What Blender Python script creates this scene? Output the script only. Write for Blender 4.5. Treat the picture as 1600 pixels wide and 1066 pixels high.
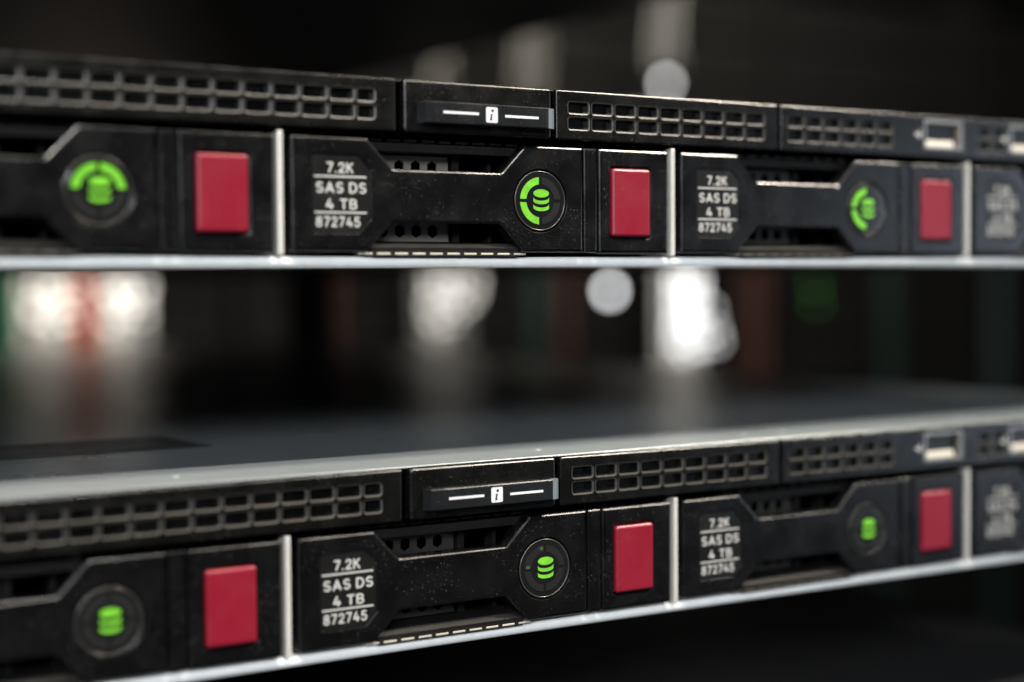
import bpy, math, random
from mathutils import Vector, Matrix
from mathutils.geometry import tessellate_polygon

for o in list(bpy.data.objects):
    bpy.data.objects.remove(o, do_unlink=True)
sc = bpy.context.scene
C = sc.collection
MM = 0.001
R = math.radians
random.seed(7)

# ------------------------------------------------------------------ camera
cam_data = bpy.data.cameras.new('camera')
cam = bpy.data.objects.new('camera', cam_data)
C.objects.link(cam)
yaw, pitch, roll = 0.5420748714, 0.0403368946, -0.0067971910
fw = Vector((math.sin(yaw) * math.cos(pitch), math.cos(yaw) * math.cos(pitch), -math.sin(pitch)))
rt = Vector((math.cos(yaw), -math.sin(yaw), 0))
up = rt.cross(fw)
r2 = math.cos(roll) * rt + math.sin(roll) * up
u2 = -math.sin(roll) * rt + math.cos(roll) * up
mw = Matrix((r2, u2, -fw)).transposed().to_4x4()
mw.translation = Vector((-129.518, -312.025, -16.703)) * MM
cam.matrix_world = mw
cam_data.sensor_width = 36.0
cam_data.lens = 2391.18 / 1600 * 36.0
cam_data.clip_start = 0.01
cam_data.clip_end = 50
cam_data.dof.use_dof = True
cam_data.dof.focus_distance = 0.3675
cam_data.dof.aperture_fstop = 4.25
sc.camera = cam

# ------------------------------------------------------------------ world, lamps, exposure
world = bpy.data.worlds.new('World')
sc.world = world
world.use_nodes = True
wb = world.node_tree.nodes['Background']
wb.inputs[0].default_value = (0.75, 0.87, 1.0, 1)
wb.inputs[1].default_value = 0.0015

def area(name, loc, target, sx, sy, power, col):
    l = bpy.data.lights.new(name, 'AREA')
    l.shape = 'RECTANGLE'; l.size = sx; l.size_y = sy
    l.energy = power; l.color = col
    o = bpy.data.objects.new(name, l); C.objects.link(o)
    o.location = loc
    d = Vector(target) - Vector(loc)
    o.rotation_euler = d.to_track_quat('-Z', 'Y').to_euler()
    return o
# the aisle's ceiling tube, above and in front of the rack
area('ceiling_tube', (-0.45, -0.95, 1.60), (-0.45, 0, -0.03), 1.7, 0.09, 90, (1.0, 0.955, 0.88))
# a ceiling spot farther down the aisle, aimed at the rack front
sp = bpy.data.lights.new('ceiling_spot', 'SPOT')
sp.energy = 420; sp.color = (1.0, 0.90, 0.77); sp.spot_size = R(12); sp.spot_blend = 0.35; sp.shadow_soft_size = 0.13
spo = bpy.data.objects.new('ceiling_spot', sp); C.objects.link(spo)
spo.location = (1.25, -0.62, 1.50)
spo.rotation_euler = (Vector((0.075, -0.03, -0.03)) - Vector(spo.location)).to_track_quat('-Z', 'Y').to_euler()
# soft light low on the left, from the room the photographer stands in
area('room_light', (-1.15, -1.60, 0.68), (0.10, 0, -0.04), 1.7, 0.35, 60, (0.90, 0.95, 1.0))
# cool light from the aisle's end on the right
area('aisle_end_light', (1.95, -1.25, -0.05), (0.15, 0, -0.03), 0.7, 0.6, 3.6, (0.72, 0.84, 1.0))
# unseen fill light added to brighten the cables behind the rack
area('rear_fill', (1.00, 1.20, 0.62), (1.00, 1.80, 0.40), 1.7, 0.12, 32, (1.0, 0.90, 0.75))

sc.view_settings.view_transform = 'Standard'
sc.view_settings.look = 'None'
sc.view_settings.exposure = 0.0
sc.view_settings.gamma = 1.0
sc.view_settings.use_curve_mapping = False
sc.cycles.use_denoising = True
sc.cycles.max_bounces = 8
sc.cycles.sample_clamp_indirect = 6.0

# ------------------------------------------------------------------ materials
def nodes(name):
    m = bpy.data.materials.new(name); m.use_nodes = True
    return m, m.node_tree, m.node_tree.nodes['Principled BSDF']

def plastic(name, col, rough, grain=0.25, dust=0.0, spec=0.5, scale=1.0):
    """moulded plastic: fine spark-eroded grain, uneven gloss, optional dust specks"""
    m, nt, b = nodes(name)
    N, L = nt.nodes.new, nt.links.new
    tc = N('ShaderNodeTexCoord')
    geo = N('ShaderNodeNewGeometry')
    n1 = N('ShaderNodeTexNoise'); n1.inputs['Scale'].default_value = 5200 * scale; n1.inputs['Detail'].default_value = 2
    L(geo.outputs['Position'], n1.inputs['Vector'])
    bp = N('ShaderNodeBump'); bp.inputs['Strength'].default_value = grain; bp.inputs['Distance'].default_value = 0.00006
    L(n1.outputs['Fac'], bp.inputs['Height']); L(bp.outputs[0], b.inputs['Normal'])
    n2 = N('ShaderNodeTexNoise'); n2.inputs['Scale'].default_value = 130; n2.inputs['Detail'].default_value = 5
    L(geo.outputs['Position'], n2.inputs['Vector'])
    mr = N('ShaderNodeMapRange'); mr.inputs[1].default_value = 0.3; mr.inputs[2].default_value = 0.7
    mr.inputs[3].default_value = rough - 0.06; mr.inputs[4].default_value = rough + 0.07
    L(n2.outputs['Fac'], mr.inputs[0]); L(mr.outputs[0], b.inputs['Roughness'])
    b.inputs['Specular IOR Level'].default_value = spec
    base = N('ShaderNodeRGB'); base.outputs[0].default_value = (*col, 1)
    out = base.outputs[0]
    if dust:
        for sc_, th, amt in ((4200, 0.20, 0.22), (2100, 0.15, 0.45)):
            v = N('ShaderNodeTexVoronoi'); v.inputs['Scale'].default_value = sc_; v.inputs['Randomness'].default_value = 1
            L(geo.outputs['Position'], v.inputs['Vector'])
            lt = N('ShaderNodeMath'); lt.operation = 'LESS_THAN'; lt.inputs[1].default_value = th
            L(v.outputs['Distance'], lt.inputs[0])
            # keep only a random share of the cells, in drifts
            sep = N('ShaderNodeSeparateColor'); L(v.outputs['Color'], sep.inputs[0])
            pn = N('ShaderNodeTexNoise'); pn.inputs['Scale'].default_value = 95; pn.inputs['Detail'].default_value = 3
            L(geo.outputs['Position'], pn.inputs['Vector'])
            ad = N('ShaderNodeMath'); ad.operation = 'MULTIPLY_ADD'; ad.inputs[1].default_value = 1.3; ad.inputs[2].default_value = -0.63 + dust * 0.1
            L(pn.outputs['Fac'], ad.inputs[0])
            l2 = N('ShaderNodeMath'); l2.operation = 'LESS_THAN'; L(sep.outputs[0], l2.inputs[0]); L(ad.outputs[0], l2.inputs[1])
            mu = N('ShaderNodeMath'); mu.operation = 'MULTIPLY'; L(lt.outputs[0], mu.inputs[0]); L(l2.outputs[0], mu.inputs[1])
            m2 = N('ShaderNodeMath'); m2.operation = 'MULTIPLY'; m2.inputs[1].default_value = amt; L(mu.outputs[0], m2.inputs[0])
            mx = N('ShaderNodeMix'); mx.data_type = 'RGBA'
            L(m2.outputs[0], mx.inputs[0]); L(out, mx.inputs[6]); mx.inputs[7].default_value = (0.26, 0.25, 0.225, 1)
            out = mx.outputs[2]
    L(out, b.inputs['Base Color'])
    return m

def metal(name, col, rough, metallic=1.0, grain=0.15, gscale=900, var=0.08, spec=0.5, mott=(0.85, 1.1)):
    m, nt, b = nodes(name)
    b.inputs['Specular IOR Level'].default_value = spec
    N, L = nt.nodes.new, nt.links.new
    geo = N('ShaderNodeNewGeometry')
    n1 = N('ShaderNodeTexNoise'); n1.inputs['Scale'].default_value = gscale; n1.inputs['Detail'].default_value = 4
    L(geo.outputs['Position'], n1.inputs['Vector'])
    bp = N('ShaderNodeBump'); bp.inputs['Strength'].default_value = grain; bp.inputs['Distance'].default_value = 0.0001
    L(n1.outputs['Fac'], bp.inputs['Height']); L(bp.outputs[0], b.inputs['Normal'])
    n2 = N('ShaderNodeTexNoise'); n2.inputs['Scale'].default_value = 60; n2.inputs['Detail'].default_value = 4
    L(geo.outputs['Position'], n2.inputs['Vector'])
    mr = N('ShaderNodeMapRange'); mr.inputs[1].default_value = 0.3; mr.inputs[2].default_value = 0.7
    mr.inputs[3].default_value = max(0.02, rough - var); mr.inputs[4].default_value = rough + var
    L(n2.outputs['Fac'], mr.inputs[0]); L(mr.outputs[0], b.inputs['Roughness'])
    hv = N('ShaderNodeMix'); hv.data_type = 'RGBA'
    hv.inputs[6].default_value = (*[c * mott[0] for c in col], 1); hv.inputs[7].default_value = (*[min(1, c * mott[1]) for c in col], 1)
    L(n1.outputs['Fac'], hv.inputs[0]); L(hv.outputs[2], b.inputs['Base Color'])
    b.inputs['Metallic'].default_value = metallic
    return m

def flat(name, col, rough=0.5, emit=None, strength=0.0):
    m, nt, b = nodes(name)
    b.inputs['Base Color'].default_value = (*col, 1); b.inputs['Roughness'].default_value = rough
    if emit:
        b.inputs['Emission Color'].default_value = (*emit, 1); b.inputs['Emission Strength'].default_value = strength
    return m

def printed(name, col, rough=0.5):
    """screen-printed ink: slightly uneven coverage"""
    m, nt, b = nodes(name)
    N, L = nt.nodes.new, nt.links.new
    geo = N('ShaderNodeNewGeometry')
    n = N('ShaderNodeTexNoise'); n.inputs['Scale'].default_value = 2600; n.inputs['Detail'].default_value = 3
    L(geo.outputs['Position'], n.inputs['Vector'])
    mx = N('ShaderNodeMix'); mx.data_type = 'RGBA'
    mx.inputs[6].default_value = (*[c * 0.72 for c in col], 1); mx.inputs[7].default_value = (*col, 1)
    L(n.outputs['Fac'], mx.inputs[0]); L(mx.outputs[2], b.inputs['Base Color'])
    b.inputs['Roughness'].default_value = rough
    return m

def led_green(name, strength):
    m, nt, b = nodes(name)
    N, L = nt.nodes.new, nt.links.new
    geo = N('ShaderNodeNewGeometry')
    n = N('ShaderNodeTexNoise'); n.inputs['Scale'].default_value = 420; n.inputs['Detail'].default_value = 2
    L(geo.outputs['Position'], n.inputs['Vector'])
    mr = N('ShaderNodeMapRange'); mr.inputs[1].default_value = 0.3; mr.inputs[2].default_value = 0.7
    mr.inputs[3].default_value = strength * 0.5; mr.inputs[4].default_value = strength * 1.15
    L(n.outputs['Fac'], mr.inputs[0]); L(mr.outputs[0], b.inputs['Emission Strength'])
    b.inputs['Emission Color'].default_value = (0.25, 0.76, 0.014, 1)
    b.inputs['Base Color'].default_value = (0.05, 0.16, 0.02, 1); b.inputs['Roughness'].default_value = 0.25
    return m

M = {}
M['carrier'] = plastic('black_carrier_plastic', (0.0018, 0.0018, 0.0020), 0.26, 0.08, 0.9)
M['bezel'] = plastic('black_bezel_plastic', (0.0018, 0.0018, 0.0017), 0.27, 0.12, 0.9)
M['rimlit'] = plastic('lit_grille_rim', (0.030, 0.028, 0.024), 0.36, 0.2, 0.9)  # paler tone painted on the hole edges so the bars look lit
M['labelpad'] = plastic('label_pad_plastic', (0.0035, 0.0035, 0.0035), 0.33, 0.08, 0.3)
M['tab'] = plastic('tab_label_film', (0.0055, 0.006, 0.007), 0.30, 0.05, 0.9)
M['tabclear'] = plastic('clear_tab_edge', (0.09, 0.105, 0.12), 0.28, 0.05, 0.4)
M['red'] = plastic('port_red_plastic', (0.130, 0.0033, 0.0115), 0.36, 0.22, 0.6)
M['frame'] = plastic('grey_frame_plastic', (0.006, 0.0057, 0.0052), 0.5, 0.3, 1.0, 0.2)
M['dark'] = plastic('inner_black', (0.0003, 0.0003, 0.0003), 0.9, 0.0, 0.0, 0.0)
M['lens'] = flat('smoked_lens', (0.006, 0.006, 0.0065), 0.14)
M['lensrim'] = metal('polished_rim', (0.05, 0.048, 0.043), 0.28, 0.5, 0.05)
M['unlit'] = flat('unlit_segment', (0.009, 0.0095, 0.009), 0.3)
M['glow'] = flat('faint_segment', (0.02, 0.03, 0.02), 0.3, (0.1, 0.5, 0.04), 0.10)
M['lit'] = led_green('lit_green_segment', 0.58)
M['print'] = printed('pale_print', (0.35, 0.35, 0.335), 0.5)
M['printwhite'] = printed('white_print', (0.50, 0.50, 0.52), 0.45)
M['ink'] = flat('black_ink', (0.01, 0.01, 0.012), 0.45)
M['divider'] = metal('bare_steel_edge', (0.52, 0.505, 0.475), 0.38, 0.45, 0.1)
M['lip'] = metal('bright_zinc_lip', (0.90, 0.90, 0.88), 0.42, 0.12, 0.06, 300)
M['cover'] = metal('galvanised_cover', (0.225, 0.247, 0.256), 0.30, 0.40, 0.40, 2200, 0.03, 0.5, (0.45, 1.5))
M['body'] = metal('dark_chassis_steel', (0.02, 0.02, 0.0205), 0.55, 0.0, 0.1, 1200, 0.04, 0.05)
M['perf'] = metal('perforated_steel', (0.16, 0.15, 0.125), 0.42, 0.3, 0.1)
M['perfdark'] = metal('dark_perforated_steel', (0.030, 0.028, 0.024), 0.45, 0.3, 0.1)  # darker steel tone for the plates of the other carriers
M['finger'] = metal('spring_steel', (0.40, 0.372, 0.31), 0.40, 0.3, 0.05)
M['fingerdark'] = metal('dark_spring_steel', (0.075, 0.07, 0.06), 0.40, 0.3, 0.05)  # darker steel tone for the top fingers and the other bays
M['usb'] = metal('usb_shroud_steel', (0.17, 0.178, 0.188), 0.45, 0.4, 0.05)
M['usbgold'] = metal('usb_inner_plating', (0.55, 0.42, 0.22), 0.35, 0.9, 0.05)
M['tongue'] = plastic('usb_tongue', (0.48, 0.44, 0.37), 0.45, 0.1)
M['sticker'] = plastic('dark_sticker', (0.030, 0.030, 0.030), 0.40, 0.1)
M['rackblack'] = metal('rack_powder_coat', (0.003, 0.003, 0.003), 0.85, 0.0, 0.3, 1500, 0.08, 0.08)
M['floor'] = plastic('dark_floor_tile', (0.02, 0.02, 0.02), 0.6, 0.1, scale=0.05)

# ------------------------------------------------------------------ mesh helpers (all lengths in mm, x right, y into the rack, z up)
def mesh(name, verts, faces, mat, smooth=False):
    me = bpy.data.meshes.new(name)
    me.from_pydata([(v[0] * MM, v[1] * MM, v[2] * MM) for v in verts], [], faces)
    me.materials.append(mat)
    if smooth:
        me.polygons.foreach_set('use_smooth', [True] * len(me.polygons))
    me.update()
    return me

def add(name, me, parent=None, loc=(0, 0, 0)):
    o = bpy.data.objects.new(name, me); C.objects.link(o)
    o.location = Vector(loc) * MM
    if parent: o.parent = parent
    return o

def thing(name, label, cat, loc=(0, 0, 0), group=None):
    o = bpy.data.objects.new(name, None); C.objects.link(o)
    o.empty_display_size = 0.01
    o.location = Vector(loc) * MM
    tag(o, label, cat, group)
    return o

def tag(o, label, cat, group=None):
    o['label'] = label; o['category'] = cat
    if group: o['group'] = group

def rpoly(pts, rads, n=4):
    """round the corners of a counter-clockwise polygon"""
    out = []
    k = len(pts)
    if not isinstance(rads, (list, tuple)): rads = [rads] * k
    for i in range(k):
        p = Vector(pts[i]); a = Vector(pts[i - 1]); b = Vector(pts[(i + 1) % k]); r = rads[i]
        if r <= 0: out.append(tuple(p)); continue
        d1 = (a - p).normalized(); d2 = (b - p).normalized()
        ang = d1.angle(d2); t = r / math.tan(ang / 2)
        s = p + d1 * t; e = p + d2 * t
        for j in range(n + 1):
            f = j / n
            out.append(tuple((1 - f) ** 2 * s + 2 * f * (1 - f) * p + f * f * e))
    return out

def rrect(x0, z0, x1, z1, r=0.0, n=4):
    p = [(x0, z0), (x1, z0), (x1, z1), (x0, z1)]
    return rpoly(p, r, n) if r else p

def circle(cx, cz, r, n=56):
    return [(cx + r * math.cos(2 * math.pi * i / n), cz + r * math.sin(2 * math.pi * i / n)) for i in range(n)]

def offset(poly, d):
    """move a ccw polygon inwards by d (outwards when negative)"""
    if abs(d) < 1e-9: return list(poly)
    out = []; k = len(poly)
    for i in range(k):
        p = Vector(poly[i]); a = Vector(poly[i - 1]); b = Vector(poly[(i + 1) % k])
        e1 = (p - a); e2 = (b - p)
        if e1.length < 1e-9 or e2.length < 1e-9: out.append(tuple(p)); continue
        e1.normalize(); e2.normalize()
        n1 = Vector((-e1.y, e1.x)); n2 = Vector((-e2.y, e2.x))
        m = n1 + n2
        if m.length < 1e-6: out.append(tuple(p + n1 * d)); continue
        m.normalize(); c = max(0.35, m.dot(n1))
        out.append(tuple(p + m * (d / c)))
    return out

def plate(name, outer, yf, yb, mat, bev=0.4, seg=3, holes=(), hole_bev=0.15, back=True, rim_mat=None):
    """slab with rounded front edges; holes: (polygon, y of the floor or None for a through hole, floor material index or None)"""
    V = []; F = []; rim = []
    def loop(poly, y):
        s = len(V); V.extend((p[0], y, p[1]) for p in poly); return list(range(s, s + len(poly)))
    def bridge(l1, l2, flip=False):
        k = len(l1)
        for i in range(k):
            q = (l1[i], l1[(i + 1) % k], l2[(i + 1) % k], l2[i])
            F.append(q[::-1] if flip else q)
    prof = []
    if bev > 0:
        for j in range(seg + 1):
            a = math.pi / 2 * j / seg
            prof.append((bev * (1 - math.cos(a)), yf + bev * (1 - math.sin(a))))
    else: prof = [(0, yf)]
    lo = loop(outer, yb); first = lo
    for off, y in prof:
        nx = loop(offset(outer, off), y); bridge(lo, nx); lo = nx
    front = [lo]
    for h in holes:
        poly, fl = h[0], h[1]
        hl = None
        hp = [(-hole_bev * (1 - math.sin(math.pi / 2 * j / 2)), yf + hole_bev * (1 - math.cos(math.pi / 2 * j / 2))) for j in range(3)] if hole_bev > 0 else [(0, yf)]
        for off, y in hp:
            nx = loop(offset(poly, off), y)
            if hl is None: front.append(nx)
            else:
                k0 = len(F); bridge(hl, nx, False); rim.extend(range(k0, len(F)))
            hl = nx
        fy = fl if fl is not None else yb
        nx = loop(poly, fy); bridge(hl, nx, False)
        if fl is not None:
            tri = tessellate_polygon([[Vector((V[i][0], V[i][2], 0)) for i in nx]])
            for t in tri: F.append([nx[i] for i in t])
    flatidx = [i for l in front for i in l]
    tri = tessellate_polygon([[Vector((V[i][0], V[i][2], 0)) for i in l] for l in front])
    for t in tri: F.append([flatidx[i] for i in t])
    if back: F.append(first[::-1])
    me = mesh(name, V, F, mat)
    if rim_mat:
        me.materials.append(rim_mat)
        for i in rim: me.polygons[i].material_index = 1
    import bmesh
    bm = bmesh.new(); bm.from_mesh(me)
    bmesh.ops.recalc_face_normals(bm, faces=bm.faces)
    bm.to_mesh(me); bm.free(); me.update()
    return me

def box(name, x0, x1, y0, y1, z0, z1, mat, bev=0.0):
    V = [(x, y, z) for x in (x0, x1) for y in (y0, y1) for z in (z0, z1)]
    F = [(0, 1, 3, 2), (4, 6, 7, 5), (0, 4, 5, 1), (2, 3, 7, 6), (0, 2, 6, 4), (1, 5, 7, 3)]
    me = mesh(name, V, F, mat)
    if bev:
        import bmesh
        bm = bmesh.new(); bm.from_mesh(me)
        bmesh.ops.bevel(bm, geom=list(bm.edges), offset=bev * MM, segments=2, profile=0.5, affect='EDGES')
        bmesh.ops.recalc_face_normals(bm, faces=bm.faces)
        bm.to_mesh(me); bm.free(); me.update()
    return me

def join_meshes(name, parts, mat):
    import bmesh
    bm = bmesh.new()
    for p in parts: bm.from_mesh(p)
    me = bpy.data.meshes.new(name); bm.to_mesh(me); bm.free()
    me.materials.append(mat); me.update()
    return me

def sheet(name, poly, y, mat, thick=0.04):
    """thin printed or inlaid patch with a front at y"""
    return plate(name, poly, y, y + thick, mat, bev=0, back=True)

def extrude_x(name, prof, x0, x1, mat, smooth=False):
    """profile of (y, z) points swept along x"""
    k = len(prof)
    V = [(x0, p[0], p[1]) for p in prof] + [(x1, p[0], p[1]) for p in prof]
    F = [(i, (i + 1) % k, k + (i + 1) % k, k + i) for i in range(k)] + [tuple(range(k))[::-1], tuple(range(k, 2 * k))]
    me = mesh(name, V, F, mat)
    import bmesh
    bm = bmesh.new(); bm.from_mesh(me); bmesh.ops.recalc_face_normals(bm, faces=bm.faces); bm.to_mesh(me); bm.free()
    if smooth:
        for p in me.polygons: p.use_smooth = len(p.vertices) == 4
    me.update()
    return me

def tube(name, pts, r, mat, n=10):
    V = []; F = []
    P = [Vector(p) for p in pts]
    for i, p in enumerate(P):
        t = (P[min(i + 1, len(P) - 1)] - P[max(i - 1, 0)]).normalized()
        a = t.orthogonal().normalized() if abs(t.z) < 0.9 else Vector((1, 0, 0)).cross(t).normalized()
        b = t.cross(a)
        for j in range(n):
            an = 2 * math.pi * j / n
            V.append(p + a * r * math.cos(an) + b * r * math.sin(an))
    for i in range(len(P) - 1):
        for j in range(n):
            F.append((i * n + j, i * n + (j + 1) % n, (i + 1) * n + (j + 1) % n, (i + 1) * n + j))
    F.append(tuple(range(n))[::-1]); F.append(tuple(range((len(P) - 1) * n, len(P) * n)))
    return mesh(name, V, F, mat, smooth=True)

# stroke lettering: a bold rounded sans, each glyph a set of strokes on a 1 x 1.6 body
def arc(cx, cz, rx, rz, a0, a1, n=9):
    return [(cx + rx * math.cos(R(a0 + (a1 - a0) * i / n)), cz + rz * math.sin(R(a0 + (a1 - a0) * i / n))) for i in range(n + 1)]
GLYPH = {
    '7': (0.92, [[(0, 1.6), (0.92, 1.6), (0.30, 0)]]),
    '.': (0.06, [[(0, 0.0), (0.06, 0.0)]]),
    '2': (0.92, [arc(0.45, 1.15, 0.43, 0.45, 165, -35, 10) + [(0.02, 0.02), (0.94, 0.02)]]),
    'K': (0.98, [[(0, 0), (0, 1.6)], [(0.92, 1.6), (0.06, 0.70)], [(0.34, 0.94), (0.98, 0)]]),
    'S': (0.98, [arc(0.49, 1.19, 0.45, 0.41, 35, 255, 10)[:-1] + [(0.49, 0.80)] + arc(0.49, 0.41, 0.47, 0.41, 75, -145, 10)]),
    'A': (1.22, [[(0, 0), (0.61, 1.6), (1.22, 0)], [(0.26, 0.46), (0.96, 0.46)]]),
    'D': (1.10, [[(0, 0), (0, 1.6), (0.42, 1.6)] + arc(0.42, 0.8, 0.68, 0.8, 80, -80, 10) + [(0.42, 0), (0, 0)]]),
    '4': (1.02, [[(0.74, 0), (0.74, 0.86)], [(0.52, 1.6), (0.0, 0.42), (1.02, 0.42)]]),
    'T': (1.02, [[(0, 1.6), (1.02, 1.6)], [(0.51, 1.6), (0.51, 0)]]),
    'B': (0.98, [[(0, 0), (0, 1.6), (0.50, 1.6)] + arc(0.50, 1.215, 0.38, 0.385, 80, -80, 7) + [(0.50, 0.83), (0.05, 0.83)], [(0.50, 0.83)] + arc(0.52, 0.415, 0.45, 0.415, 80, -80, 7) + [(0.50, 0), (0, 0)]]),
    '8': (0.96, [arc(0.48, 1.215, 0.40, 0.385, -90, 270, 16), arc(0.48, 0.415, 0.47, 0.415, 90, 450, 16)]),
    '5': (0.94, [[(0.84, 1.6), (0.14, 1.6), (0.08, 0.86)] + arc(0.44, 0.50, 0.50, 0.50, 118, -150, 12)]),
    ' ': (0.34, []),
}
_text = {}
def text_data(body, width, cap):
    key = (body, width, cap)
    if key in _text: return _text[key]
    w = 0.31; gap = 0.58
    xs = 0; strokes = []
    for ch in body:
        adv, st = GLYPH[ch]
        for p in st: strokes.append([(xs + a, b) for a, b in p])
        xs += adv + (gap if ch != ' ' else gap * 0.6)
    total = xs - gap + w
    sx = width / total; sz = cap / (1.6 + w)
    V = []; F = []; lev = 0
    def poly(pts):
        nonlocal lev
        lev += 1
        b = len(V); V.extend(((x + w / 2) * sx, -0.0006 * (lev % 9), (z + w / 2) * sz) for x, z in pts); F.append(tuple(range(b, b + len(pts))))
    for p in strokes:
        for a, b in zip(p[:-1], p[1:]):
            d = Vector((b[0] - a[0], b[1] - a[1]))
            if d.length < 1e-6: continue
            d.normalize(); n = Vector((-d.y, d.x)) * (w / 2)
            poly([(a[0] - n.x, a[1] - n.y), (b[0] - n.x, b[1] - n.y), (b[0] + n.x, b[1] + n.y), (a[0] + n.x, a[1] + n.y)])
        for k, a in enumerate(p):
            poly([(a[0] + w / 2 * math.cos(2 * math.pi * i / 10), a[1] + w / 2 * math.sin(2 * math.pi * i / 10)) for i in range(10)])
    me = mesh('text_line', V, F, M['print'])
    _text[key] = me
    return me

# ------------------------------------------------------------------ setting
PITCH, U2 = 106.5, 88.9
floor = add('floor', box('floor', -2500, 5000, -2500, 4500, -960, -950, M['floor'])); floor['kind'] = 'structure'

# the rack that carries the servers
rack = thing('server_rack', 'black open rack of posts and rails carrying the four slim servers', 'rack', (106.5, 0, -950))
for px in (-1, 1):
    for py in (6, 742):
        x0 = 219.5 if px > 0 else -243.5
        add('post', box('post', x0, x0 + 24, py, py + 34, 0, 1500, M['rackblack'], 1.0), rack)
for px in (-1, 1):
    for k in (-2, -1, 0, 1.5):
        zc = k * U2 + 950
        x0 = 217.6 if px > 0 else -219.4
        add('mounting_rail', box('mounting_rail', x0, x0 + 1.8, 4, 776, zc - 8, zc + 22, M['rackblack']), rack)
for px in (-1, 1):
    x0 = 219.6 if px > 0 else -243.4
    add('base_beam', box('base_beam', x0, x0 + 23.8, 40.2, 741.8, 0, 40, M['rackblack']), rack)
for py in (6.1, 742.1):
    add('base_beam', box('base_beam', -219.4, 219.4, py, py + 33.8, 0, 40, M['rackblack']), rack)

# ------------------------------------------------------------------ server
XL, XR = -110.5, 323.5           # chassis sides in server coordinates (first drive divider in view at x = 0)
CACHE = {}
def cached(key, fn):
    if key not in CACHE: CACHE[key] = fn()
    return CACHE[key]

def grille_holes(x_first, w, pitch, n, last_w=None):
    hs = []
    for i in range(n):
        x0 = x_first + i * pitch
        ww = last_w if (last_w and i == n - 1) else w
        for z0, z1 in ((19.65, 22.33), (23.52, 26.0)):
            hs.append((rrect(x0, z0, x0 + ww, z1, 0.55, 3), None))
    return hs

BZ0, BZ1 = 16.9, 28.9
def me_left_grille():
    hs = grille_holes(17.95 + 0.57 - 19 * 6.64, 5.50, 6.64, 20, 4.0)
    return plate('grille_panel', rrect(XL, BZ0, 28.0, BZ1, 0.5), -0.36, 1.1, M['bezel'], 0.55, 4, hs, 0.40, True, M['rimlit'])
def me_mid_grille():
    hs = grille_holes(74.7, 5.75, 6.93, 9)
    return plate('grille_panel', rrect(71.0, BZ0, 140.6, BZ1, 0.6), -0.36, 1.1, M['bezel'], 0.55, 4, hs, 0.40, True, M['rimlit'])
def me_port_panel():
    hs = grille_holes(144.2, 5.35, 6.5, 6) + grille_holes(216.2, 4.9, 6.3, 2) + grille_holes(251.0, 4.9, 6.3, 9)
    for x in (195.2, 230.4):
        hs.append((rrect(x, 19.6, x + 14.9, 27.0, 0.4, 2), None))
    return plate('port_panel', rrect(141.7, BZ0, XR, BZ1, 0.6), -0.36, 1.1, M['bezel'], 0.55, 4, hs, 0.40, True, M['rimlit'])
def me_info_panel():
    return plate('info_panel', rrect(29.9, BZ0, 69.7, BZ1, 0.8), -0.5, 2.2, M['bezel'], 0.7, 4)
def me_tab():
    # pull tab: front face with a sloping left end
    top = [(33.2, -0.45), (34.3, -2.7), (37.6, -3.0), (66.8, -3.0), (67.2, -2.95), (67.2, -0.45)]
    z0, z1, c = 19.05, 24.0, 0.25
    V = []; F = []
    k = len(top)
    rows = [(z0, 0.0), (z0, c), (z0 + c, 0), (z1 - c, 0), (z1, c)]
    lev = [(z0, c), (z0 + c, 0), (z1 - c, 0), (z1, c)]
    for z, cc in lev:
        for x, y in top:
            V.append((x, y + cc if y < -1 else y, z))
    for i in range(3):
        for j in range(k - 1):
            F.append((i * k + j, i * k + j + 1, (i + 1) * k + j + 1, (i + 1) * k + j))
    F.append(tuple(range(k))[::-1]); F.append(tuple(range(3 * k, 4 * k)))
    return mesh('pull_tab', V, F, M['tab'])
def me_tab_edge():
    top = [(67.25, -2.93), (68.3, -2.75), (69.2, -2.2), (69.62, -1.5), (69.62, -0.48), (67.25, -0.48)]
    V = [(x, y, z) for z in (19.15, 23.9) for x, y in top]
    k = len(top)
    F = [(j, (j + 1) % k, k + (j + 1) % k, k + j) for j in range(k)] + [tuple(range(k))[::-1], tuple(range(k, 2 * k))]
    return mesh('tab_edge', V, F, M['tabclear'])
def me_i():
    """the slanted letter i: dot, foot and head serifs"""
    def T(pts): return [(51.5 + x + 0.16 * z, 21.5 + z) for x, z in pts]
    stem = T([(-0.36, -1.05), (-0.20, -1.28), (0.10, -1.28), (0.46, -1.00), (0.40, -0.88), (0.20, -0.98), (0.14, -0.90), (0.26, 0.30), (-0.48, 0.22), (-0.46, 0.06), (-0.22, 0.02), (-0.34, -0.85)])
    dot = circle(51.5 + 0.22, 21.5 + 1.02, 0.36, 14)
    return join_meshes('letter', [sheet('s', stem, -3.06, M['ink'], 0.02), sheet('d', dot, -3.06, M['ink'], 0.02)], M['ink'])

def me_lip():
    pts = []
    for i in range(13):
        a = R(-95 + 190 * i / 12)
        pts.append((3.3 - 1.25 * math.cos(a), -12.6 + 1.27 * math.sin(a)))
    pts += [(14, -11.33), (14, -13.87)]
    return extrude_x('front_lip', pts, XL, XR, M['lip'], smooth=False)

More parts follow.
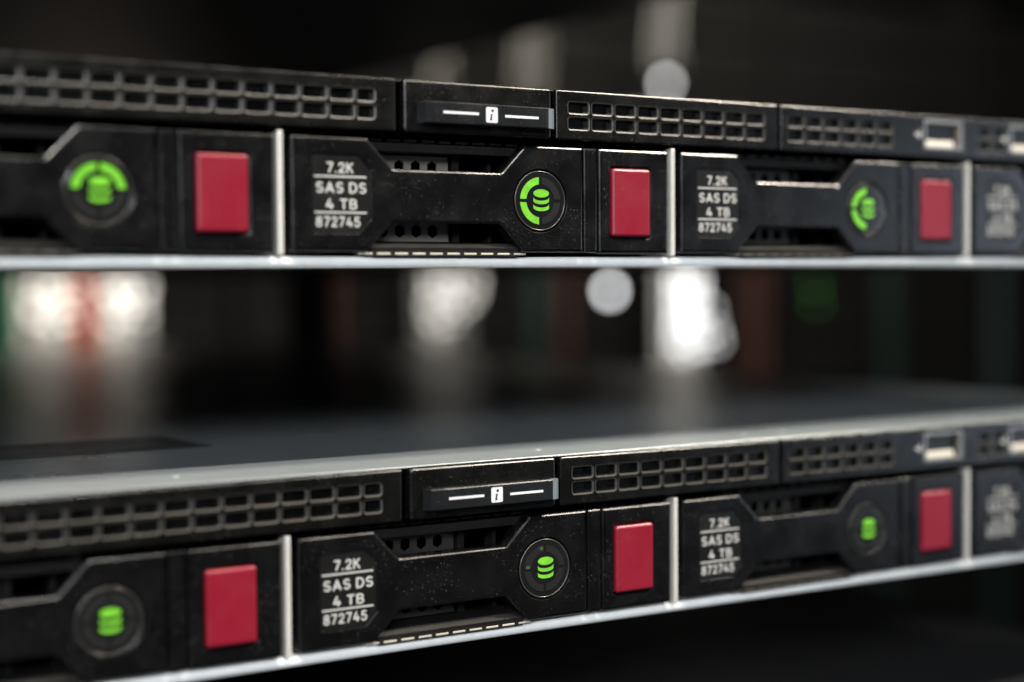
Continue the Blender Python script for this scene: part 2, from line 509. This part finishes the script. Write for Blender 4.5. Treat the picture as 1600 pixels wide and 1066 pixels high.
def me_body():
    prof = [(14.05, -13.8), (748, -13.8), (748, 27.9), (14.05, 27.9)]
    return extrude_x('chassis', prof, XL, XR, M['body'])
def me_cover():
    prof = [(3.0, 28.0), (3.0, 28.85), (3.15, 29.0), (749, 29.0), (749, 28.0)]
    return extrude_x('top_cover', prof, XL, XR, M['cover'])
def me_rivet():
    V = []; F = []
    n = 12
    for rr, z in ((1.1, 0), (1.0, 0.15), (0.7, 0.28), (0.2, 0.34)):
        for j in range(n): V.append((rr * math.cos(2 * math.pi * j / n), rr * math.sin(2 * math.pi * j / n), z))
    for i in range(3):
        for j in range(n): F.append((i * n + j, i * n + (j + 1) % n, (i + 1) * n + (j + 1) % n, (i + 1) * n + j))
    F.append(tuple(range(3 * n, 4 * n)))
    return mesh('rivet', V, F, M['cover'], True)

def usb(parent, x):
    o = add('usb_port', cached('usb_shroud', lambda: plate('usb_port', rrect(0.35, 19.25, 15.6, 27.55, 0.5), -0.55, 0.4, M['usb'], 0.2, 2, [(rrect(1.1, 20.05, 14.6, 26.75, 0.3, 2), None)], 0.1, back=False)), parent, (x, 0, 0))
    def liner():
        V = [(1.0, 0.3, 20.0), (14.7, 0.3, 20.0), (14.7, 0.3, 26.8), (1.0, 0.3, 26.8), (1.0, 11, 20.0), (14.7, 11, 20.0), (14.7, 11, 26.8), (1.0, 11, 26.8)]
        return mesh('liner', V, [(0, 1, 5, 4), (1, 2, 6, 5), (2, 3, 7, 6), (3, 0, 4, 7), (4, 5, 6, 7)], M['usbgold'])
    add('liner', cached('usb_liner', liner), o)
    add('tongue', cached('usb_tongue', lambda: box('tongue', 1.6, 13.2, 0.5, 10.9, 20.15, 21.9, M['tongue'], 0.2)), o)
    # small trident mark printed left of the port
    def mark():
        a = sheet('a', [(-2.6, 23.2), (-0.35, 23.2), (-0.35, 23.6), (-2.6, 23.6)], -0.41, M['print'])
        b = sheet('b', circle(-2.7, 23.4, 0.5, 12), -0.415, M['print'])
        c = sheet('c', [(-1.9, 22.3), (-1.0, 22.3), (-1.0, 22.6), (-1.5, 23.2), (-1.9, 23.2)], -0.418, M['print'])
        d = sheet('d', [(-1.7, 23.6), (-1.2, 23.6), (-0.8, 24.5), (-1.4, 24.5)], -0.418, M['print'])
        return join_meshes('port_symbol', [a, b, c, d], M['print'])
    add('port_symbol', cached('usb_mark', mark), o)

def me_shaded_cover():  # darker steel stands in for shade on the outer servers' covers
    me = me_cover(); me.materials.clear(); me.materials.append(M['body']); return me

def server(label, z, dx=0.0, full=True, sticker=False):
    s = thing('rack_server', label, 'server', (dx, 0, z), 'slim servers in the rack')
    add('chassis', cached('body', me_body), s)
    cov = add('top_cover', cached('cover', me_cover) if full else cached('shaded_cover', me_shaded_cover), s)
    if full:
        for x, y in ((-62, 15.5), (-20, 16), (74.7, 16), (141.3, 15.4), (154.8, 14.9), (221.4, 12), (290, 12)):
            add('rivet', cached('rivet', me_rivet), cov, (x, y, 28.95))
    if sticker:
        st = add('sticker', mesh('sticker', [(-75, 68, 29.05), (9, 71, 29.05), (5.7, 105, 29.05), (-79, 102, 29.05)], [(0, 1, 2, 3)], M['sticker']), cov)
        rnd = random.Random(3)
        V = []; F = []
        x = -73
        while x < -14:
            w = rnd.uniform(0.6, 2.2)
            y = 69.2 + (x + 75) * 0.035
            b = len(V); V += [(x, y, 29.08), (x + w, y, 29.08), (x + w, y + 1.7, 29.08), (x, y + 1.7, 29.08)]; F.append((b, b + 1, b + 2, b + 3)); x += w + rnd.uniform(0.4, 1.0)
        for r_ in range(4):
            x = -70
            while x < -8:
                w = rnd.uniform(3, 8); y = 78 + r_ * 5 + (x + 75) * 0.035
                b = len(V); V += [(x, y, 29.08), (x + w, y, 29.08), (x + w, y + 1.8, 29.08), (x, y + 1.8, 29.08)]; F.append((b, b + 1, b + 2, b + 3)); x += w + rnd.uniform(1, 3)
        add('sticker_print', mesh('sticker_print', V, F, plastic('sticker_grey_ink', (0.16, 0.16, 0.155), 0.5, 0.1)), cov)
    add('front_lip', cached('lip', me_lip), s)
    if not full:
        add('blank_panel', cached('blank', lambda: plate('blank_panel', rrect(XL, -10.9, XR, 27.9, 0.6), 0.6, 13.9, M['bezel'], 0.5, 3)), s)
        return s
    for k in (-1, 0, 1, 2, 3):
        add('divider', cached('divider', lambda: box('divider', -0.62, 0.62, 0.15, 13.9, -11.1, 16.05, M['divider'], 0.25)), s, (k * PITCH, 0, 0))
    add('grille_panel', cached('lg', me_left_grille), s)
    add('grille_panel', cached('mg', me_mid_grille), s)
    pp = add('port_panel', cached('pp', me_port_panel), s)
    add('info_panel', cached('ip', me_info_panel), s)
    t = add('pull_tab', cached('tab', me_tab), s)
    add('tab_edge', cached('tabe', me_tab_edge), t)
    add('printed_dash', cached('d1', lambda: sheet('printed_dash', rrect(38.7, 21.33, 48.05, 21.90, 0.08, 2), -3.04, M['printwhite'], 0.03)), t)
    add('printed_dash', cached('d2', lambda: sheet('printed_dash', rrect(55.14, 21.15, 64.39, 21.72, 0.08, 2), -3.04, M['printwhite'], 0.03)), t)
    add('information_symbol', cached('ib', lambda: sheet('information_symbol', rrect(50.0, 19.76, 53.1, 23.32, 0.4, 4), -3.04, M['printwhite'], 0.03)), t)
    add('letter', cached('ii', me_i), t)
    usb(s, 194.1); usb(s, 229.3)
    # dark duct, liners added to black out the grille openings, shelf over the bays
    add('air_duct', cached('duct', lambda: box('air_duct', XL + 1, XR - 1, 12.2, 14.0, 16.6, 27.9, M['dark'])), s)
    add('shade_liner', cached('droof', lambda: box('shade_liner', XL + 1, XR - 1, 1.2, 2.9, 27.3, 28.7, M['dark'])), s)
    add('shade_liner', cached('droof2', lambda: box('shade_liner', XL + 1, XR - 1, 2.95, 12.1, 27.3, 27.95, M['dark'])), s)
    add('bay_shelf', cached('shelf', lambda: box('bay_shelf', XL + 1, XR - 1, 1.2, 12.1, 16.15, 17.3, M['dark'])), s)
    return s

# ------------------------------------------------------------------ drive carrier
HANDLE = [(2.4, -10.3), (20.8, -10.3), (27.3, -3.65), (55.6, -3.65), (62.1, -10.3), (79.0, -10.3), (79.0, 15.2), (62.5, 15.2), (55.9, 8.46), (27.3, 8.46), (20.9, 15.2), (2.4, 15.2)]
LABEL = rpoly([(7.5, -6.3), (18.5, -6.3), (21.6, -3.2), (21.6, 8.4), (18.7, 11.3), (7.5, 11.3)], [0.8, 0.5, 0.5, 0.5, 0.5, 0.8], 3)
RC = (66.6, 2.05)
def me_handle():
    o = rpoly(HANDLE, [0.5, 0.7, 1.0, 1.0, 0.7, 0.4, 0.4, 0.7, 1.0, 1.0, 0.7, 0.5], 3)
    return plate('latch_handle', o, 0.0, 4.2, M['carrier'], 0.75, 4, [(LABEL, 0.28), (circle(*RC, 7.62, 64), 1.6)], 0.14)
def me_pad():
    return plate('label_pad', offset(LABEL, 0.06), 0.2, 0.30, M['labelpad'], 0.05, 1)
def me_strip():
    return plate('hinge_strip', rrect(79.35, -10.3, 83.2, 15.15, 0.3, 3), 0.05, 6, M['carrier'], 0.6, 3)
def me_surround():
    return plate('button_surround', rrect(83.6, -10.55, 104.8, 15.2, 0.4, 3), 0.0, 6, M['carrier'], 0.75, 4, [(rrect(86.95, -6.75, 99.2, 10.85, 0.9, 4), 1.5)], 0.34)
def me_button():
    return plate('release_button', rrect(87.3, -6.35, 98.85, 10.45, 0.8, 4), -0.75, 1.4, M['red'], 0.75, 5)
def me_lens():
    V = []; F = []; n = 64
    rings = [(7.0, 1.5), (7.0, 0.32), (6.9, 0.16), (6.72, 0.10), (4.0, 0.05), (1.5, 0.02)]
    for r_, y in rings:
        for j in range(n):
            a = 2 * math.pi * j / n
            V.append((RC[0] + r_ * math.cos(a), y, RC[1] + r_ * math.sin(a)))
    for i in range(len(rings) - 1):
        for j in range(n): F.append((i * n + j, (i + 1) * n + j, (i + 1) * n + (j + 1) % n, i * n + (j + 1) % n)[::-1])
    V.append((RC[0], 0.02, RC[1])); k = len(V) - 1
    b = (len(rings) - 1) * n
    for j in range(n): F.append((b + j, b + (j + 1) % n, k))
    me = mesh('status_lens', V, F, M['lens'])
    import bmesh
    bm = bmesh.new(); bm.from_mesh(me); bmesh.ops.recalc_face_normals(bm, faces=bm.faces); bm.to_mesh(me); bm.free()
    return me
def me_rim():
    V = []; F = []; n = 64; k = 8
    for j in range(n):
        a = 2 * math.pi * j / n
        for i in range(k):
            b = 2 * math.pi * i / k
            r_ = 7.02 + 0.17 * math.cos(b)
            V.append((RC[0] + r_ * math.cos(a), 0.16 - 0.17 * math.sin(b), RC[1] + r_ * math.sin(a)))
    for j in range(n):
        for i in range(k):
            F.append((j * k + i, j * k + (i + 1) % k, ((j + 1) % n) * k + (i + 1) % k, ((j + 1) % n) * k + i))
    return mesh('lens_rim', V, F, M['lensrim'], True)
def me_segment(q, mat):
    a0, a1 = q * 90 + 4, q * 90 + 86
    o = [(RC[0] + 5.65 * math.cos(R(a0 + (a1 - a0) * i / 14)), RC[1] + 5.65 * math.sin(R(a0 + (a1 - a0) * i / 14))) for i in range(15)]
    a0, a1 = q * 90 + 6, q * 90 + 84
    i_ = [(RC[0] + 3.95 * math.cos(R(a0 + (a1 - a0) * i / 10)), RC[1] + 3.95 * math.sin(R(a0 + (a1 - a0) * i / 10))) for i in range(11)]
    return sheet('ring_segment', o + i_[::-1], -0.02, mat, 0.08)
def me_icon(row):
    cx, w = RC[0] + 0.25, 2.2
    n = 14
    if row == 0:
        pts = [(cx + w * math.cos(2 * math.pi * i / 28), 3.85 + 0.98 * math.sin(2 * math.pi * i / 28)) for i in range(28)]
    else:
        zt = 2.62 if row == 1 else 0.98
        h = 0.85
        low = [(cx + w * math.cos(math.pi + math.pi * i / n), zt - h + 0.25 + 0.78 * math.sin(math.pi + math.pi * i / n)) for i in range(n + 1)]
        hi = [(cx + w * math.cos(math.pi * i / n), zt + 0.25 - 0.78 * math.sin(math.pi * i / n)) for i in range(n + 1)]
        pts = low + hi
    return sheet('drive_symbol', pts, -0.03, M['lit'], 0.08)
def me_frame():
    P = [box('a', 3.0, 104.3, 3.6, 12.5, 12.7, 14.75, M['frame'], 0.2),
         extrude_x('b', [(1.1, -10.0), (1.0, -9.3), (2.4, -8.4), (4.6, -8.0), (4.6, -10.0)], 22.0, 61.0, M['frame']),
         extrude_x('g', [(4.7, -10.0), (4.7, -8.0), (9.5, -7.9), (12.5, -7.9), (12.5, -10.0)], 3.0, 104.3, M['frame']),
         box('h', 22.1, 60.9, 1.02, 4.5, -11.27, -10.05, M['frame']),  # bar added behind the fingers to block light from the lip
         box('c', 78.0, 104.2, 6.05, 12.4, -7.8, 12.6, M['frame']),
         box('d', 3.1, 6.0, 4.3, 12.4, -7.8, 12.6, M['frame']),
         box('e', 47.0, 48.8, 8.2, 12.4, -7.8, 12.6, M['frame']),
         box('f', 57.0, 58.0, 8.8, 12.4, -7.8, 12.6, M['frame'])]
    return join_meshes('frame', P, M['frame'])
def me_perf(pm):
    """sheet with staggered six-sided holes"""
    x0, x1, z0, z1 = 8.0, 46.4, -7.75, 11.4
    holes = []
    px, pz, r_ = 4.35, 3.75, 1.48
    row = 0; z = -5.25
    while z < 11.0:
        x = 11.6 + (px / 2 if row % 2 else 0)
        while x < x1 - 2:
            holes.append(([(x + r_ * math.cos(R(30 + 60 * i)), z + r_ * math.sin(R(30 + 60 * i)) * 1.12) for i in range(6)], None))
            x += px
        z += pz; row += 1
    return plate('perforated_plate', rrect(x0, z0, x1, z1 + 1.0), 9.0, 9.6, pm, 0.1, 1, holes, 0, back=False)

TEXT = [('7.2K', 10.9, 7.15, 6.5, 2.4), ('SAS DS', 8.3, 2.7, 12.3, 2.45), ('4 TB', 10.6, -0.9, 7.7, 2.35), ('872745', 8.2, -4.85, 10.8, 2.35)]

def carrier(label, bay, z, dx, lit=(), faint=(), leak=False, bright=False):
    c = thing('drive_carrier', label, 'drive', (bay * PITCH + dx, 0, z), 'drive carriers in the two servers')
    h = add('latch_handle', cached('h', me_handle), c)
    add('label_pad', cached('pad', me_pad), h)
    for body, x, zz, w, cap in TEXT:
        add('text_line', text_data(body, w, cap), h, (x, 0.17, zz))
    for zz in (6.2, -1.78):
        add('text_rule', cached('rule', lambda: sheet('text_rule', rrect(7.95, 0, 20.6, 0.36), 0.17, M['print'], 0.03)), h, (0, 0, zz))
    add('hinge_strip', cached('st', me_strip), c)
    add('button_surround', cached('su', me_surround), c)
    add('release_button', cached('bu', me_button), c)
    l = add('status_lens', cached('le', me_lens), c)
    add('lens_rim', cached('ri', me_rim), l)
    for q in range(4):
        k = 'lit' if q in lit else ('glow' if q in faint else 'unlit')
        add('ring_segment', cached(('seg', q, k), lambda: me_segment(q, M[k])), l)
    if leak:
        add('light_leak', sheet('light_leak', rrect(61.2, 2.35, 62.4, 3.1, 0.3, 3), -0.03, M['glow'], 0.08), l)
        add('light_leak', sheet('light_leak', rrect(65.2, 6.6, 66.2, 7.4, 0.3, 3), -0.03, M['glow'], 0.08), l)
    for r_ in range(3):
        add('drive_symbol', cached(('ic', r_), lambda: me_icon(r_)), l)
    f = add('frame', cached('fr', me_frame), c)
    for i in range(10):
        x = 19.0 + i * 4.52
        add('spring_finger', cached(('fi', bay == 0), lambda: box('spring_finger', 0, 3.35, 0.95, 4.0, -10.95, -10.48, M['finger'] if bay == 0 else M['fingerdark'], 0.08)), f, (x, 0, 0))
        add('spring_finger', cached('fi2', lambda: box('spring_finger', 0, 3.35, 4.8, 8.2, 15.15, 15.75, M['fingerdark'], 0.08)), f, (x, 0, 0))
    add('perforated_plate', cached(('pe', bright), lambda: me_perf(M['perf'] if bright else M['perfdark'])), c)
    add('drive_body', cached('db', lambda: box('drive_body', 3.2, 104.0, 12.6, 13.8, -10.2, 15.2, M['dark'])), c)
    return c

# the four servers, two units apart
server('upper black rack server with green arcs lit on its drive lights, above the gap', 0.0, 0.0, True)
server('lower black rack server with a bright lit strip along its top cover, below the gap', -U2, 0.65, True, True)
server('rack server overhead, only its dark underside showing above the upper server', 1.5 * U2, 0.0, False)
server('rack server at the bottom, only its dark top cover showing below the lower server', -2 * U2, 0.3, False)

TOPQ, LEFTQ = (0, 1), (1, 2)
carrier('black drive carrier at far left of upper server, two top green arcs lit', -1, 0, 0, TOPQ)
carrier('black drive carrier under the information tab of upper server, left green arcs lit in focus', 0, 0, 0, LEFTQ, bright=True)
carrier('blurred black drive carrier of upper server right of centre, left green arcs lit', 1, 0, 0, LEFTQ)
carrier('black drive carrier cut off by right picture edge in upper server, under the ports', 2, 0, 0, LEFTQ)
carrier('black drive carrier at far left of lower server, only green symbol lit', -1, -U2, 0.65)
carrier('black drive carrier under the information tab of lower server, only green symbol lit', 0, -U2, 0.65, (), (), True)
carrier('blurred black drive carrier of lower server right of centre, only green symbol lit', 1, -U2, 0.65)
carrier('black drive carrier cut off by right picture edge in lower server, under the ports', 2, -U2, 0.65)

# ------------------------------------------------------------------ what stands behind the rack, far out of focus
def cable_mat(name, col, rough=0.35):
    m = plastic(name, col, rough, 0.0)
    return m
CM = {'white': cable_mat('white_cable', (0.80, 0.80, 0.80)), 'grey': cable_mat('grey_cable', (0.34, 0.34, 0.34)), 'midgrey': cable_mat('mid_grey_cable', (0.10, 0.10, 0.10)), 'cream': cable_mat('cream_cable', (0.70, 0.66, 0.58)),
      'red': cable_mat('red_cable', (0.62, 0.055, 0.018)), 'orange': cable_mat('orange_cable', (0.030, 0.0055, 0.0012)), 'green': cable_mat('green_cable', (0.03, 0.22, 0.11)),
      'teal': cable_mat('teal_cable', (0.0006, 0.008, 0.0052)), 'black': cable_mat('black_cable', (0.01, 0.01, 0.01))}

def bundle(label, x, y, specs, group='cable bundles behind the rack', ztop=240, zbot=-950, wig=6):
    """specs: list of (dx, dy, radius, colour)"""
    b = thing('cable_bundle', label, 'cables', (x, y, zbot), group)
    for dx, dy, r_, col in specs:
        ph = random.uniform(0, 6); am = random.uniform(0.3, 1) * wig
        H = ztop - zbot
        pts = [(dx + am * math.sin(ph + 5 * i / 16), dy + am * 0.6 * math.cos(ph + 4 * i / 16), H * i / 40) for i in range(41)]
        # the top end bends back into the cabinet
        lx, ly, lz = pts[-1]
        pts += [(lx, ly + 60 * math.sin(R(a)) * 1.0 + 0, lz + 0 + 30 * (1 - math.cos(R(a)))) for a in (20, 45, 70)] + [(lx, 118, lz + 24)]
        add('cable', tube('cable', pts, r_, CM[col], 10), b)
    return b

bundle('thick white cable bundle glowing brightest, right of centre in the gap', 1448, 1750, [(dx, dy, 6.5, c) for dx, dy, c in ((-36, 0, 'grey'), (-21, -9, 'white'), (-6, 3, 'grey'), (9, -8, 'white'), (24, 2, 'midgrey'))])
bundle('grey cable bundle left of centre in the gap, dimmer than the white one', 990, 1750, [(dx, dy, 5.5, c) for dx, dy, c in ((-40, 0, 'midgrey'), (-22, -8, 'grey'), (-6, 2, 'grey'), (14, -6, 'midgrey'), (34, 0, 'midgrey'))])
bundle('broad pale cable bundle with a red cable at left picture edge', 440, 1750, [(dx, dy, 6.5, c) for dx, dy, c in ((-78, 0, 'cream'), (-60, -7, 'grey'), (-45, 3, 'white'), (-30, -6, 'cream'), (0, -10, 'red'), (28, 2, 'cream'), (44, -5, 'white'), (60, 3, 'grey'), (76, -5, 'grey'))])
bundle('green cable beside the pale bundle at left picture edge', 336, 1745, [(0, 0, 5, 'green')])
bundle('dark orange cables right of the brightest white bundle', 1606, 1750, [(-14, 0, 6, 'orange'), (4, -6, 6, 'orange'), (20, 2, 6, 'orange')])
bundle('thin dark orange cable between the grey and white bundles', 1214, 1752, [(0, 0, 6, 'orange')])
bundle('thin dark orange cable left of the grey bundle', 806, 1752, [(0, 0, 6, 'orange')])
bundle('single teal cable right of the grey bundle', 1148, 1745, [(0, 0, 8, 'teal'), (16, 4, 6, 'teal')])
bundle('teal cables near right picture edge of the gap', 1927, 1750, [(-12, 0, 7, 'teal'), (10, 3, 7, 'teal')])
bundle('teal cables cut off by right picture edge of the gap', 2217, 1750, [(-12, 0, 7, 'teal'), (10, 3, 7, 'teal')])

CM['dim'] = cable_mat('dim_beige_cable', (0.011, 0.0098, 0.0072)); CM['dimgrey'] = cable_mat('dim_grey_cable', (0.014, 0.0143, 0.015))  # cable colours darkened to stand in for weaker light high up
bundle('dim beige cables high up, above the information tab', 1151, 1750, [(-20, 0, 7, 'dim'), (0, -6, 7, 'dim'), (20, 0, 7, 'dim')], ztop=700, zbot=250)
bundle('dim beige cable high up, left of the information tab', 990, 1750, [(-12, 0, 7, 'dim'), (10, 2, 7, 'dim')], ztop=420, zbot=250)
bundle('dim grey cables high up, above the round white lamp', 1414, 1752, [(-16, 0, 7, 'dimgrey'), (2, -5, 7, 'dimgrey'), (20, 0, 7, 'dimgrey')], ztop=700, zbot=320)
# dark cabinets of the next row
for i in range(5):
    cb = thing('equipment_cabinet', ['dark cabinet behind the pale bundle at far left', 'dark cabinet behind the grey cable bundle', 'dark cabinet behind the brightest white bundle', 'dark cabinet behind the dark orange cables', 'dark cabinet behind teal cables at far right'][i], 'cabinet', (180 + i * 520, 1850, -950), 'dark cabinets of the next row')
    add('side_panel', box('side_panel', 0, 25, 0, 700, 0, 1480, M['rackblack'], 1), cb)
    add('side_panel', box('side_panel', 475, 500, 0, 700, 0, 1480, M['rackblack'], 1), cb)
    add('back_panel', box('back_panel', 25.1, 474.9, 690, 700, 0, 1480, M['rackblack']), cb)
    add('roof_panel', box('roof_panel', 0, 500, 0, 700, 1480.1, 1500, M['rackblack'], 1), cb)
    for k in range(16):
        add('equipment_panel', cached('eq', lambda: box('equipment_panel', 25.2, 474.8, 8, 600, 0, 80, M['rackblack'], 2)), cb, (0, 0, 20 + k * 90))

def lamp(label, x, y, z, r_, mat, group='small indicator lamps'):
    n = 14
    o = add('indicator_lamp', None) if False else bpy.data.objects.new('indicator_lamp', None)
    C.objects.link(o); o.location = Vector((x, y, z)) * MM; tag(o, label, 'lamp', group)
    V = []; F = []
    for i in range(1, 8):
        t = math.pi * i / 8
        for j in range(n): V.append((r_ * math.sin(t) * math.cos(2 * math.pi * j / n), -r_ * 0.8 * math.cos(t) * 1.0, r_ * math.sin(t) * math.sin(2 * math.pi * j / n)))
    for i in range(6):
        for j in range(n): F.append((i * n + j, i * n + (j + 1) % n, (i + 1) * n + (j + 1) % n, (i + 1) * n + j))
    F.append(tuple(range(n))); F.append(tuple(range(6 * n, 7 * n)))
    add('bulb', mesh('bulb', V, F, mat, True), o)
    add('stalk', box('stalk', -3, 3, 0, 1856 - y, -3, 3, M['rackblack']), o)
def glow_spots(label, x, y, spots, mat):
    """added glow spots imitating bright glints, each on a stem from the cabinet front"""
    t = thing('glow_cluster', label, 'lights', (x, y, 0), 'clusters of added glow spots')
    for dx, dz in spots:
        add('lamp', cached(('lamp', mat.name), lambda: box('lamp', -5, 5, -4, 3.9, -5, 5, mat, 2.5)), t, (dx, 0, dz))  # glowing block in place of a bright glint
        add('stem', cached(('stem', y), lambda: box('stem', -1.5, 1.5, 4.0, 1857 - y, -1.5, 1.5, M['rackblack'])), t, (dx, 0, dz))
LA = flat('bright_glow_spot', (0.8, 0.8, 0.8), 0.4, (0.95, 0.97, 1.0), 2.6)
LB = flat('soft_glow_spot', (0.7, 0.7, 0.7), 0.4, (1.0, 0.96, 0.91), 1.25)
rl = random.Random(11)
sa = [(x + rl.uniform(-2, 2), z + rl.uniform(-4, 4)) for x in (-36, -16, 2) for z in range(-90, 0, 15)] + [(x + rl.uniform(-2, 2), z + rl.uniform(-3, 3)) for x, z in ((-42, -104), (-40, -124), (-24, -116), (-20, -134), (-5, -106), (0, -128), (14, -112), (20, -126), (36, -104), (42, -122), (30, -70))]
glow_spots('cluster of added bright white glow spots in front of the brightest white bundle', 1448, 1715, sa, LA)
sb = [(x + rl.uniform(-3, 3), z + rl.uniform(-4, 4)) for x in (-36, -14, 8, 36) for z in (-30, -14, 0)] + [(-42, -50), (-40, -70), (-30, -84), (-20, -62), (-8, -80), (-4, -48), (14, -58), (28, -46)]
glow_spots('cluster of added soft white glow spots in front of the grey cable bundle', 990, 1715, sb, LB)
LC = flat('warm_glow_spot', (0.7, 0.7, 0.7), 0.4, (1.0, 0.95, 0.87), 1.9)
sl = [(x + rl.uniform(-5, 5), z + rl.uniform(-8, 8)) for x in (-72, -48, -28, 26, 48, 70) for z in (-66, -44, -22, 2)]
glow_spots('cluster of added warm white glow spots in front of the broad pale bundle', 440, 1715, sl, LC)
LW = flat('white_lamp', (0.8, 0.8, 0.8), 0.4, (0.95, 0.97, 1.0), 9)
LD = flat('dim_white_lamp', (0.8, 0.8, 0.8), 0.4, (0.95, 0.97, 1.0), 5.5)
LG = flat('green_lamp', (0.1, 0.5, 0.1), 0.4, (0.12, 0.8, 0.03), 0.35)
lamp('round white lamp left of the brightest white bundle, seen in the gap', 1293, 1740, -37, 8, LW)
lamp('round white lamp seen just above the upper server', 1378, 1700, 300, 7, LD)
lamp('upper green lamp between dark orange and teal cables', 1739, 1745, -32, 4, LG)
lamp('lower green lamp under the other green one', 1743, 1745, -62, 4, LG)
